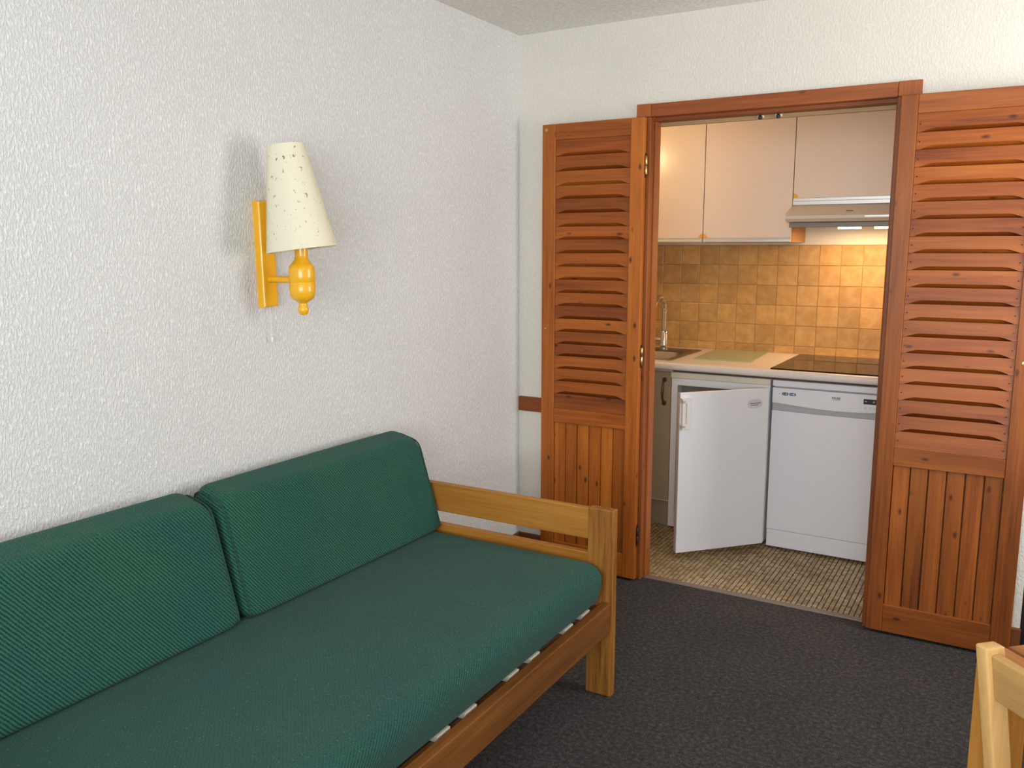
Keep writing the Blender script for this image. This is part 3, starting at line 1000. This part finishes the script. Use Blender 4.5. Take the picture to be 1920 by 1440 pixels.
# mixer tap
tap = thing('mixer_tap', 'chrome gooseneck mixer tap standing behind the sink', 'tap', (0.264, 1.215, 0.9065))
b_ = bmesh.new(); lathe(b_, [(0.029, 0), (0.029, 0.006), (0.0225, 0.010), (0.0225, 0.098), (0.017, 0.105), (0.012, 0.107)], 28)
obj('body', b_, 'chrome', tap, smooth=40)
b_ = bmesh.new()
pts = [(0, 0, 0.10), (0, 0, 0.16), (0, 0, 0.215)]
for k in range(1, 15):
    a = math.pi * 0.93 * k / 14
    pts.append((0, -0.085 + 0.085 * math.cos(a), 0.215 + 0.085 * math.sin(a)))
pts.append((0, -0.176, 0.205))
tube(b_, pts, 0.0125, 16)
obj('spout', b_, 'chrome', tap, smooth=60)
b_ = bmesh.new()
tube(b_, [(-0.010, 0, 0.050), (-0.040, 0, 0.050), (-0.041, 0, 0.050), (-0.080, 0, 0.050)], [0.016, 0.016, 0.0195, 0.0195], 18)
lv = obj('lever_hub', b_, 'chrome', tap, smooth=40)
b_ = bmesh.new()
tube(b_, [(-0.045, 0, 0.060), (-0.038, -0.004, 0.085), (-0.026, -0.010, 0.118)], [0.0045, 0.004, 0.0035], 10)
obj('lever', b_, 'chrome', lv, smooth=50)

# glass chopping board
b_ = bmesh.new()
prism(b_, [(-0.158, -0.238), (0.140, -0.242), (0.152, 0.232), (-0.150, 0.238)], 'z', 0.0, 0.005)
bevel(b_, 0.0015, 2)
tag(obj('cutting_board', b_, 'glassb', None, (0.700, 1.103, 0.9032), (0, 0, math.radians(4.5))), 'pale green glass cutting board lying on the worktop', 'cutting board')
# hob
hob = thing('hob', 'black glass ceramic hob set in the worktop', 'hob', (1.292, 1.000, 0.9032))
b_ = bmesh.new(); box(b_, -0.288, 0.288, -0.318, 0.320, 0, 0.006); bevel(b_, 0.0015, 2)
obj('glass_plate', b_, 'hob', hob)
for (cx, cy, r) in ((-0.14, -0.15, 0.09), (0.14, -0.15, 0.075), (-0.14, 0.13, 0.075), (0.14, 0.13, 0.09)):
    b_ = bmesh.new(); lathe(b_, [(r, 0), (r, 0.0002), (r - 0.002, 0.0002), (r - 0.002, 0)], 40, cap=False)
    obj('ring_mark', b_, 'hobmark', hob, (cx, cy, 0.0060))

# refrigerator with its door ajar
fg = thing('refrigerator', 'small white undercounter refrigerator with its door ajar', 'refrigerator', (0, 0, 0))
FX0, FX1, FY0, FY1 = 0.503, 1.004, 0.702, 1.285
b_ = bmesh.new()
box(b_, FX0, FX0 + 0.032, FY0, FY1, 0.030, 0.821)
box(b_, FX1 - 0.032, FX1, FY0, FY1, 0.030, 0.821)
box(b_, FX0 + 0.032, FX1 - 0.032, FY0, FY1, 0.030, 0.115)
box(b_, FX0 + 0.032, FX1 - 0.032, FY0, FY1, 0.785, 0.821)
box(b_, FX0 + 0.032, FX1 - 0.032, FY1 - 0.06, FY1, 0.115, 0.785)
obj('carcass', b_, 'fridge', fg)
b_ = bmesh.new()
box(b_, FX0 + 0.033, FX1 - 0.033, FY0 + 0.06, FY1 - 0.061, 0.640, 0.784)
ice = obj('freezer_box', b_, 'inner', fg)
for zz_ in (0.30, 0.47):
    bxo('shelf', (FX0 + 0.033, FX1 - 0.033, FY0 + 0.04, FY1 - 0.061, zz_, zz_ + 0.008), 'inner', fg)
for xx in (FX0 + 0.04, FX1 - 0.04):
    for yy_ in (FY0 + 0.05, FY1 - 0.05):
        b_ = bmesh.new(); lathe(b_, [(0.016, 0), (0.016, 0.030)], 14)
        obj('foot', b_, 'black', fg, (xx, yy_, 0.0))
b_ = bmesh.new(); box(b_, FX0 - 0.002, FX1 + 0.002, FY0 - 0.012, FY1, 0.8215, 0.852); bevel(b_, 0.004, 2)
obj('top_panel', b_, 'fridgetop', fg)
HX, HY, FXX, FYY, DZT, DZB = 1.010, 0.664, 0.690, 0.309, 0.8145, 0.034
DL = math.hypot(HX - FXX, HY - FYY)
ang = math.atan2(FYY - HY, FXX - HX)
# local door frame: +x from hinge to free edge along the outer face, -y... thickness goes behind the face
fd = bpy.data.objects.new('door', None); C.objects.link(fd); fd.parent = fg
fd.location = (HX, HY, 0); fd.rotation_euler = (0, 0, ang)
# in this frame the room side is +y; the inner side is -y
DT = 0.034
b_ = bmesh.new(); box(b_, 0, DL, -0.010, 0, DZB, DZT); bevel(b_, 0.0035, 2)
obj('outer_panel', b_, 'fridge', fd)
bxo('edge_liner', (0.004, DL - 0.002, -DT, -0.0105, DZB + 0.003, DZT - 0.003), 'seal', fd, 0.003)
bxo('inner_panel', (0.03, DL - 0.03, -DT - 0.022, -DT, DZB + 0.05, DZT - 0.04), 'inner', fd, 0.008)
b_ = bmesh.new()
u0, u1, za, zb_ = DL - 0.052, DL + 0.001, 0.640, 0.790
box(b_, u0, u1, 0.0005, 0.010, za, za + 0.026)
box(b_, u0, u1, 0.0005, 0.010, zb_ - 0.026, zb_)
box(b_, u0, u0 + 0.021, 0.0005, 0.010, za + 0.026, zb_ - 0.026)
box(b_, u1 - 0.013, u1, 0.012, 0.026, za + 0.010, zb_ - 0.010)
box(b_, u1 - 0.013, u1, 0.0005, 0.026, za + 0.002, za + 0.022)
box(b_, u1 - 0.013, u1, 0.0005, 0.026, zb_ - 0.022, zb_ - 0.002)
obj('handle', b_, 'handlew', fd)
b_ = bmesh.new()
n = 28
ring = [(0.078 + 0.041 * math.copysign(abs(math.cos(a)) ** 0.8, math.cos(a)), 0.741 + 0.022 * math.copysign(abs(math.sin(a)) ** 0.8, math.sin(a))) for a in [2 * math.pi * i / n for i in range(n)]]
prism(b_, ring, 'y', 0.0002, 0.0008)
obj('sticker', b_, 'sticker', fd)
bxo('sticker_print', (0.047, 0.107, 0.0009, 0.0012, 0.7425, 0.7455), 'ink', fd)
bxo('sticker_print', (0.058, 0.101, 0.0009, 0.0012, 0.734, 0.7365), 'ink', fd)

# dishwasher
dwr = thing('dishwasher', 'white freestanding dishwasher beside the refrigerator', 'dishwasher', (0, 0, 0))
DX0, DX1, DY = 1.0165, 1.6120, 0.700
bxo('body', (DX0 + 0.003, DX1 - 0.003, DY + 0.022, 1.285, 0.02, 0.815), 'dw', dwr)
b_ = bmesh.new(); box(b_, DX0, DX1, DY - 0.006, 1.29, 0.820, 0.8505); bevel(b_, 0.004, 2)
obj('top_panel', b_, 'dw', dwr)
# control panel with a lower edge that sags in the middle
b_ = bmesh.new()
low = []
for i in range(25):
    u = i / 24
    low.append((DX0 + 0.001 + (DX1 - DX0 - 0.002) * u, 0.740 - 0.016 * math.sin(math.pi * u) ** 1.3))
outl = low + [(DX1 - 0.001, 0.8135), (DX0 + 0.001, 0.8135)]
prism(b_, outl, 'y', DY - 0.004, DY + 0.020)
cp = obj('control_panel', b_, 'dw', dwr)
b_ = bmesh.new()
lowg = [(x, z - 0.002) for x, z in low]
outl = [(x, 0.7035 - 0.004 * math.sin(math.pi * (x - DX0) / (DX1 - DX0))) for x, z in low] + [(x, z + 0.001) for x, z in low[::-1]]
prism(b_, outl, 'y', DY + 0.004, DY + 0.020)
obj('grip', b_, 'dwgrip', dwr)
b_ = bmesh.new()
outl = [(DX0 + 0.001, 0.104), (DX1 - 0.001, 0.104)] + [(x, 0.7025 - 0.004 * math.sin(math.pi * (x - DX0) / (DX1 - DX0))) for x, z in low[::-1]]
prism(b_, outl, 'y', DY - 0.001, DY + 0.020)
obj('door', b_, 'dw', dwr)
bxo('kick_panel', (DX0 + 0.002, DX1 - 0.002, DY + 0.000, DY + 0.020, 0.016, 0.1015), 'dw', dwr, 0.0015)
for xx in (DX0 + 0.05, DX1 - 0.05):
    for yy_ in (DY + 0.08, 1.22):
        b_ = bmesh.new(); lathe(b_, [(0.016, 0), (0.016, 0.022)], 14)
        obj('foot', b_, 'black', dwr, (xx, yy_, 0.0))
def pill(name, x0, x1, zc, hz, mat):
    b2 = bmesh.new()
    r = hz / 2
    pts = []
    for k in range(9):
        a = math.radians(-90 + 180 * k / 8); pts.append((x1 - r + r * math.cos(a), zc + r * math.sin(a)))
    for k in range(9):
        a = math.radians(90 + 180 * k / 8); pts.append((x0 + r + r * math.cos(a), zc + r * math.sin(a)))
    prism(b2, pts, 'y', DY - 0.0048, DY - 0.0038)
    return obj(name, b2, mat, cp)
p1 = pill('badge', 1.062, 1.092, 0.786, 0.014, 'badge1')
p2 = pill('badge', 1.096, 1.128, 0.786, 0.014, 'badge2')
b_ = bmesh.new(); lathe(b_, [(0.004, 0), (0.004, 0.0003), (0.0028, 0.0003), (0.0028, 0)], 18, cap=False)
obj('badge_print', b_, 'badge_l', p1, (1.070, DY - 0.0048, 0.786), (math.radians(90), 0, 0))
bxo('badge_print', (1.0745, 1.078, DY - 0.0052, DY - 0.0047, 0.7853, 0.7867), 'badge_l', p1)
bxo('badge_print', (1.0795, 1.0865, DY - 0.0052, DY - 0.0047, 0.7825, 0.7890), 'badge_l', p1)
bxo('badge_print', (1.101, 1.110, DY - 0.0052, DY - 0.0047, 0.7845, 0.7875), 'badge_l', p2)
bxo('badge_print', (1.112, 1.121, DY - 0.0052, DY - 0.0047, 0.7820, 0.7900), 'badge_l', p2)
b_ = bmesh.new(); lathe(b_, [(0.0016, 0), (0.0016, 0.0006)], 10)
obj('lamp_dot', b_, 'ink', cp, (1.051, DY - 0.004, 0.786), (math.radians(90), 0, 0))
text_mesh('lettering', 'FAURE', 0.0130, 'ink', cp, (1.3105, DY - 0.0044, 0.7810), (math.radians(90), 0, 0))
bxo('lettering_underline', (1.294, 1.327, DY - 0.0046, DY - 0.0040, 0.7765, 0.7778), 'ink', cp)
b_ = bmesh.new(); box(b_, 1.431, 1.600, DY - 0.0052, DY - 0.0040, 0.769, 0.793); bevel(b_, 0.003, 2, [e for e in b_.edges if abs(e.verts[0].co.y - e.verts[1].co.y) > 0.0005])
dsp = obj('display', b_, 'black', cp)
bxo('display_print', (1.436, 1.446, DY - 0.0057, DY - 0.0051, 0.7800, 0.7830), 'badge_l', dsp)
bxo('display_print', (1.455, 1.466, DY - 0.0057, DY - 0.0051, 0.7790, 0.7810), 'badge1', dsp)
b_ = bmesh.new(); lathe(b_, [(0.0042, 0), (0.0042, 0.0005), (0.0025, 0.0005), (0.0025, 0)], 18, cap=False)
obj('display_print', b_, 'badge_l', dsp, (1.4755, DY - 0.0052, 0.7815), (math.radians(90), 0, 0))
for bx_ in (1.441, 1.461, 1.481, 1.501):
    b_ = bmesh.new(); lathe(b_, [(0.0065, 0), (0.0065, 0.0012), (0.0045, 0.0020), (0.0010, 0.0020)], 20)
    obj('button', b_, 'dwbtn', cp, (bx_, DY - 0.004, 0.7525), (math.radians(90), 0, 0), 40)

# wall cupboards
YC = 1.03
def cupboard(label, x0, x1, zb, zt, rail_h, knob_side, side_mat):
    o = thing('wall_cupboard', label, 'cupboard', (0, 0, 0), 0, 'cream wall cupboards over the worktop')
    b2 = bmesh.new(); box(b2, x0 + 0.0005, x1 - 0.0005, YC + 0.020, YK - 0.001, zb, zt)
    obj('body', b2, side_mat, o)
    d2 = bxo('door', (x0 + 0.0022, x1 - 0.0022, YC, YC + 0.0185, zb + rail_h, zt), 'melamine', o, 0.001)
    b2 = bmesh.new()
    prism(b2, [(YC + 0.0185, zb + 0.001), (YC - 0.002, zb + 0.001), (YC - 0.004, zb + 0.004), (YC - 0.004, zb + rail_h * 0.55), (YC - 0.001, zb + rail_h * 0.62),
               (YC - 0.002, zb + rail_h * 0.98), (YC + 0.0185, zb + rail_h * 0.99)], 'x', x0 + 0.0022, x1 - 0.0022)
    obj('handle_rail', b2, 'alu', d2)
    for s in knob_side:
        b2 = bmesh.new()
        xc = x0 + 0.003 if s < 0 else x1 - 0.003
        sg = 1 if s < 0 else -1
        pts = [(xc, zb + rail_h + 0.001)] + [(xc + sg * 0.021 * math.cos(math.radians(a)), zb + rail_h + 0.001 + 0.021 * math.sin(math.radians(a))) for a in range(0, 91, 10)]
        prism(b2, pts, 'y', YC - 0.003, YC)
        obj('corner_grip', b2, 'orange', d2)
    return o
cupboard('cream wall cupboard over the sink, half hidden by the door frame', KL + 0.002, 0.533, 1.509, 2.38, 0.023, (1,), 'melamine')
cupboard('tall cream wall cupboard between the sink cupboard and the hood', 0.533, 0.992, 1.509, 2.38, 0.023, (-1,), 'chip')
cupboard('short cream wall cupboard above the cooker hood', 0.992, 1.605, 1.6895, 2.38, 0.037, (-1,), 'melamine')

# cooker hood with two lit lamps
hd_ = thing('cooker_hood', 'cream cooker hood with two warm lamps lit', 'cooker hood', (0, 0, 0))
HX0, HX1 = 0.9975, 1.6005
b_ = bmesh.new()
prism(b_, [(YK - 0.001, 1.6885), (1.000, 1.6885), (0.965, 1.676), (0.882, 1.646), (0.868, 1.634), (0.868, 1.620), (0.884, 1.6065), (0.915, 1.603), (1.000, 1.603), (YK - 0.001, 1.603)], 'x', HX0, HX1)
obj('shell', b_, 'hood', hd_, smooth=30)
bxo('visor', (HX0 + 0.008, HX1 - 0.008, 0.912, 0.920, 1.579, 1.6025), 'visor', hd_, 0.002)
bxo('filter_panel', (HX0 + 0.012, HX1 - 0.012, 0.921, YK - 0.03, 1.588, 1.6025), 'visor', hd_, 0.002)
b_ = bmesh.new()
pts = []
for k in range(13):
    a = math.pi * k / 12
    pts.append((1.305 + 0.062 * math.cos(a), 1.6500 - 0.010 * math.sin(a) * 1.0))
bxo('emblem', (1.270, 1.302, 0.9005, 0.9035, 1.653, 1.656), 'ink', hd_, rot=(0, 0, 0))
bxo('slider_slot', (1.36, 1.56, 0.8672, 0.8690, 1.624, 1.631), 'alu', hd_)
for lx in (1.255, 1.425):
    b_ = bmesh.new()
    prism(b_, rrect(-0.055, 0.055, -0.028, 0.028, 0.027, 0.0)[0:0] or [(p[0], p[1]) for p in rrect(-0.055, 0.055, -0.028, 0.028, 0.027, 0.0)], 'z', -0.014, 0.0)
    lp_ = obj('lamp_lens', b_, 'hoodlamp', hd_, (lx, 1.12, 1.5878))
    ld = bpy.data.lights.new('hood_lamp_light', 'AREA')
    ld.shape = 'RECTANGLE'; ld.size, ld.size_y = 0.10, 0.05
    ld.energy = 2.3; ld.color = (1.0, 0.64, 0.33)
    lo = bpy.data.objects.new('hood_lamp_light', ld); C.objects.link(lo)
    lo.location = (lx, 1.12, 1.571)

# small wall light in the kitchen corner, seen mirrored in the cupboard door
kl = thing('kitchen_wall_light', 'round warm wall light inside the kitchen recess', 'lamp', (KL, 0.40, 2.02))
b_ = bmesh.new(); lathe(b_, [(0.045, 0.0), (0.045, 0.015), (0.030, 0.022)], 28)
obj('base', b_, 'handlew', kl, (0, 0, 0), (0, math.radians(90), 0), 40)
b_ = bmesh.new()
lathe(b_, [(0.018, 0.02), (0.032, 0.035), (0.042, 0.06), (0.042, 0.075), (0.032, 0.10), (0.015, 0.113), (0.001, 0.115)], 28)
obj('globe', b_, 'bulb', kl, (0, 0, 0), (0, math.radians(90), 0), 60)
# ================================================================== dining table and chair (frame corner)
U45 = math.atan2(-0.72, 0.694)          # table edge runs toward +x, -y
# table: local x along U, local y toward +x +y; origin under corner A
tb = thing('dining_table', 'brown wooden table standing behind the pale chair', 'table', (2.043, -1.702, 0.0), U45)
for i in range(6):
    bxo('plank', (0.0, 0.74, 0.002 + i * 0.12, 0.119 + i * 0.12, 0.714, 0.740), 'table_x', tb, 0.002)
bxo('edge_rail', (-0.018, 0.74, -0.046, -0.002, 0.706, 0.738), 'table_x', tb, 0.003)
bxo('extension_leaf', (0.070, 0.70, -0.082, -0.049, 0.700, 0.735), 'table_x', tb, 0.006)
for (lx, ly) in ((0.000, -0.005), (0.66, -0.005), (0.000, 0.66), (0.66, 0.66)):
    bxo('leg', (lx - 0.0325, lx + 0.0325, ly - 0.0325, ly + 0.0325, 0.0, 0.699), 'table_z', tb, 0.003)
bxo('apron', (0.034, 0.626, 0.018, 0.040, 0.62, 0.713), 'table_x', tb)
bxo('apron', (0.034, 0.626, 0.648, 0.670, 0.62, 0.713), 'table_x', tb)

ch = thing('dining_chair', 'pale beech dining chair in front of the brown table', 'chair', (2.011, -1.862, 0.0), U45)
CW = 0.40
def post_pts(s, top):
    # centre line of a back post: splayed foot, seat, reclined top   (local y forward)
    return [(-0.030, 0.0), (0.055, 0.42), (0.055, 0.47), (0.0, top)]
for xx in (0.0, CW):
    b_ = bmesh.new()
    hw, hd2 = 0.0135, 0.0200
    prof_ = [(-0.010, 0.0), (0.060, 0.40), (0.060, 0.47), (0.004, 0.802)]
    rings = []
    for (yy_, zz_) in prof_:
        rings.append([b_.verts.new((xx + sx * hw, yy_ + sy * hd2, zz_)) for sx, sy in ((-1, -1), (1, -1), (1, 1), (-1, 1))])
    for a, b in zip(rings, rings[1:]):
        for i in range(4):
            b_.faces.new((a[i], a[(i + 1) % 4], b[(i + 1) % 4], b[i]))
    b_.faces.new(rings[0]); b_.faces.new(rings[-1])
    bevel(b_, 0.0045, 3)
    obj('back_post', b_, 'chair_z', ch, smooth=40)
lean = math.atan2(0.056, 0.332)
b_ = bmesh.new(); box(b_, 0.0135, CW - 0.0135, -0.009, 0.009, -0.046, 0.040); bevel(b_, 0.004, 3)
obj('back_rail', b_, 'chair_x', ch, (0, 0.010, 0.752), (lean, 0, 0), 40)
b_ = bmesh.new(); box(b_, 0.0135, CW - 0.0135, -0.008, 0.008, -0.02, 0.02); bevel(b_, 0.004, 3)
obj('lower_back_rail', b_, 'chair_x', ch, (0, 0.054, 0.515), (lean, 0, 0), 40)
b_ = bmesh.new(); box(b_, -0.005, CW + 0.005, 0.035, 0.42, 0.430, 0.450); bevel(b_, 0.006, 3)
obj('seat', b_, 'chair_x', ch, smooth=40)
for xx in (0.018, CW - 0.018):
    bxo('front_leg', (xx - 0.016, xx + 0.016, 0.375, 0.407, 0.0, 0.4295), 'chair_z', ch, 0.004)
for xx in (0.018, CW - 0.018):
    bxo('side_rail', (xx - 0.009, xx + 0.009, 0.080, 0.375, 0.375, 0.425), 'chair_x', ch, 0.002)
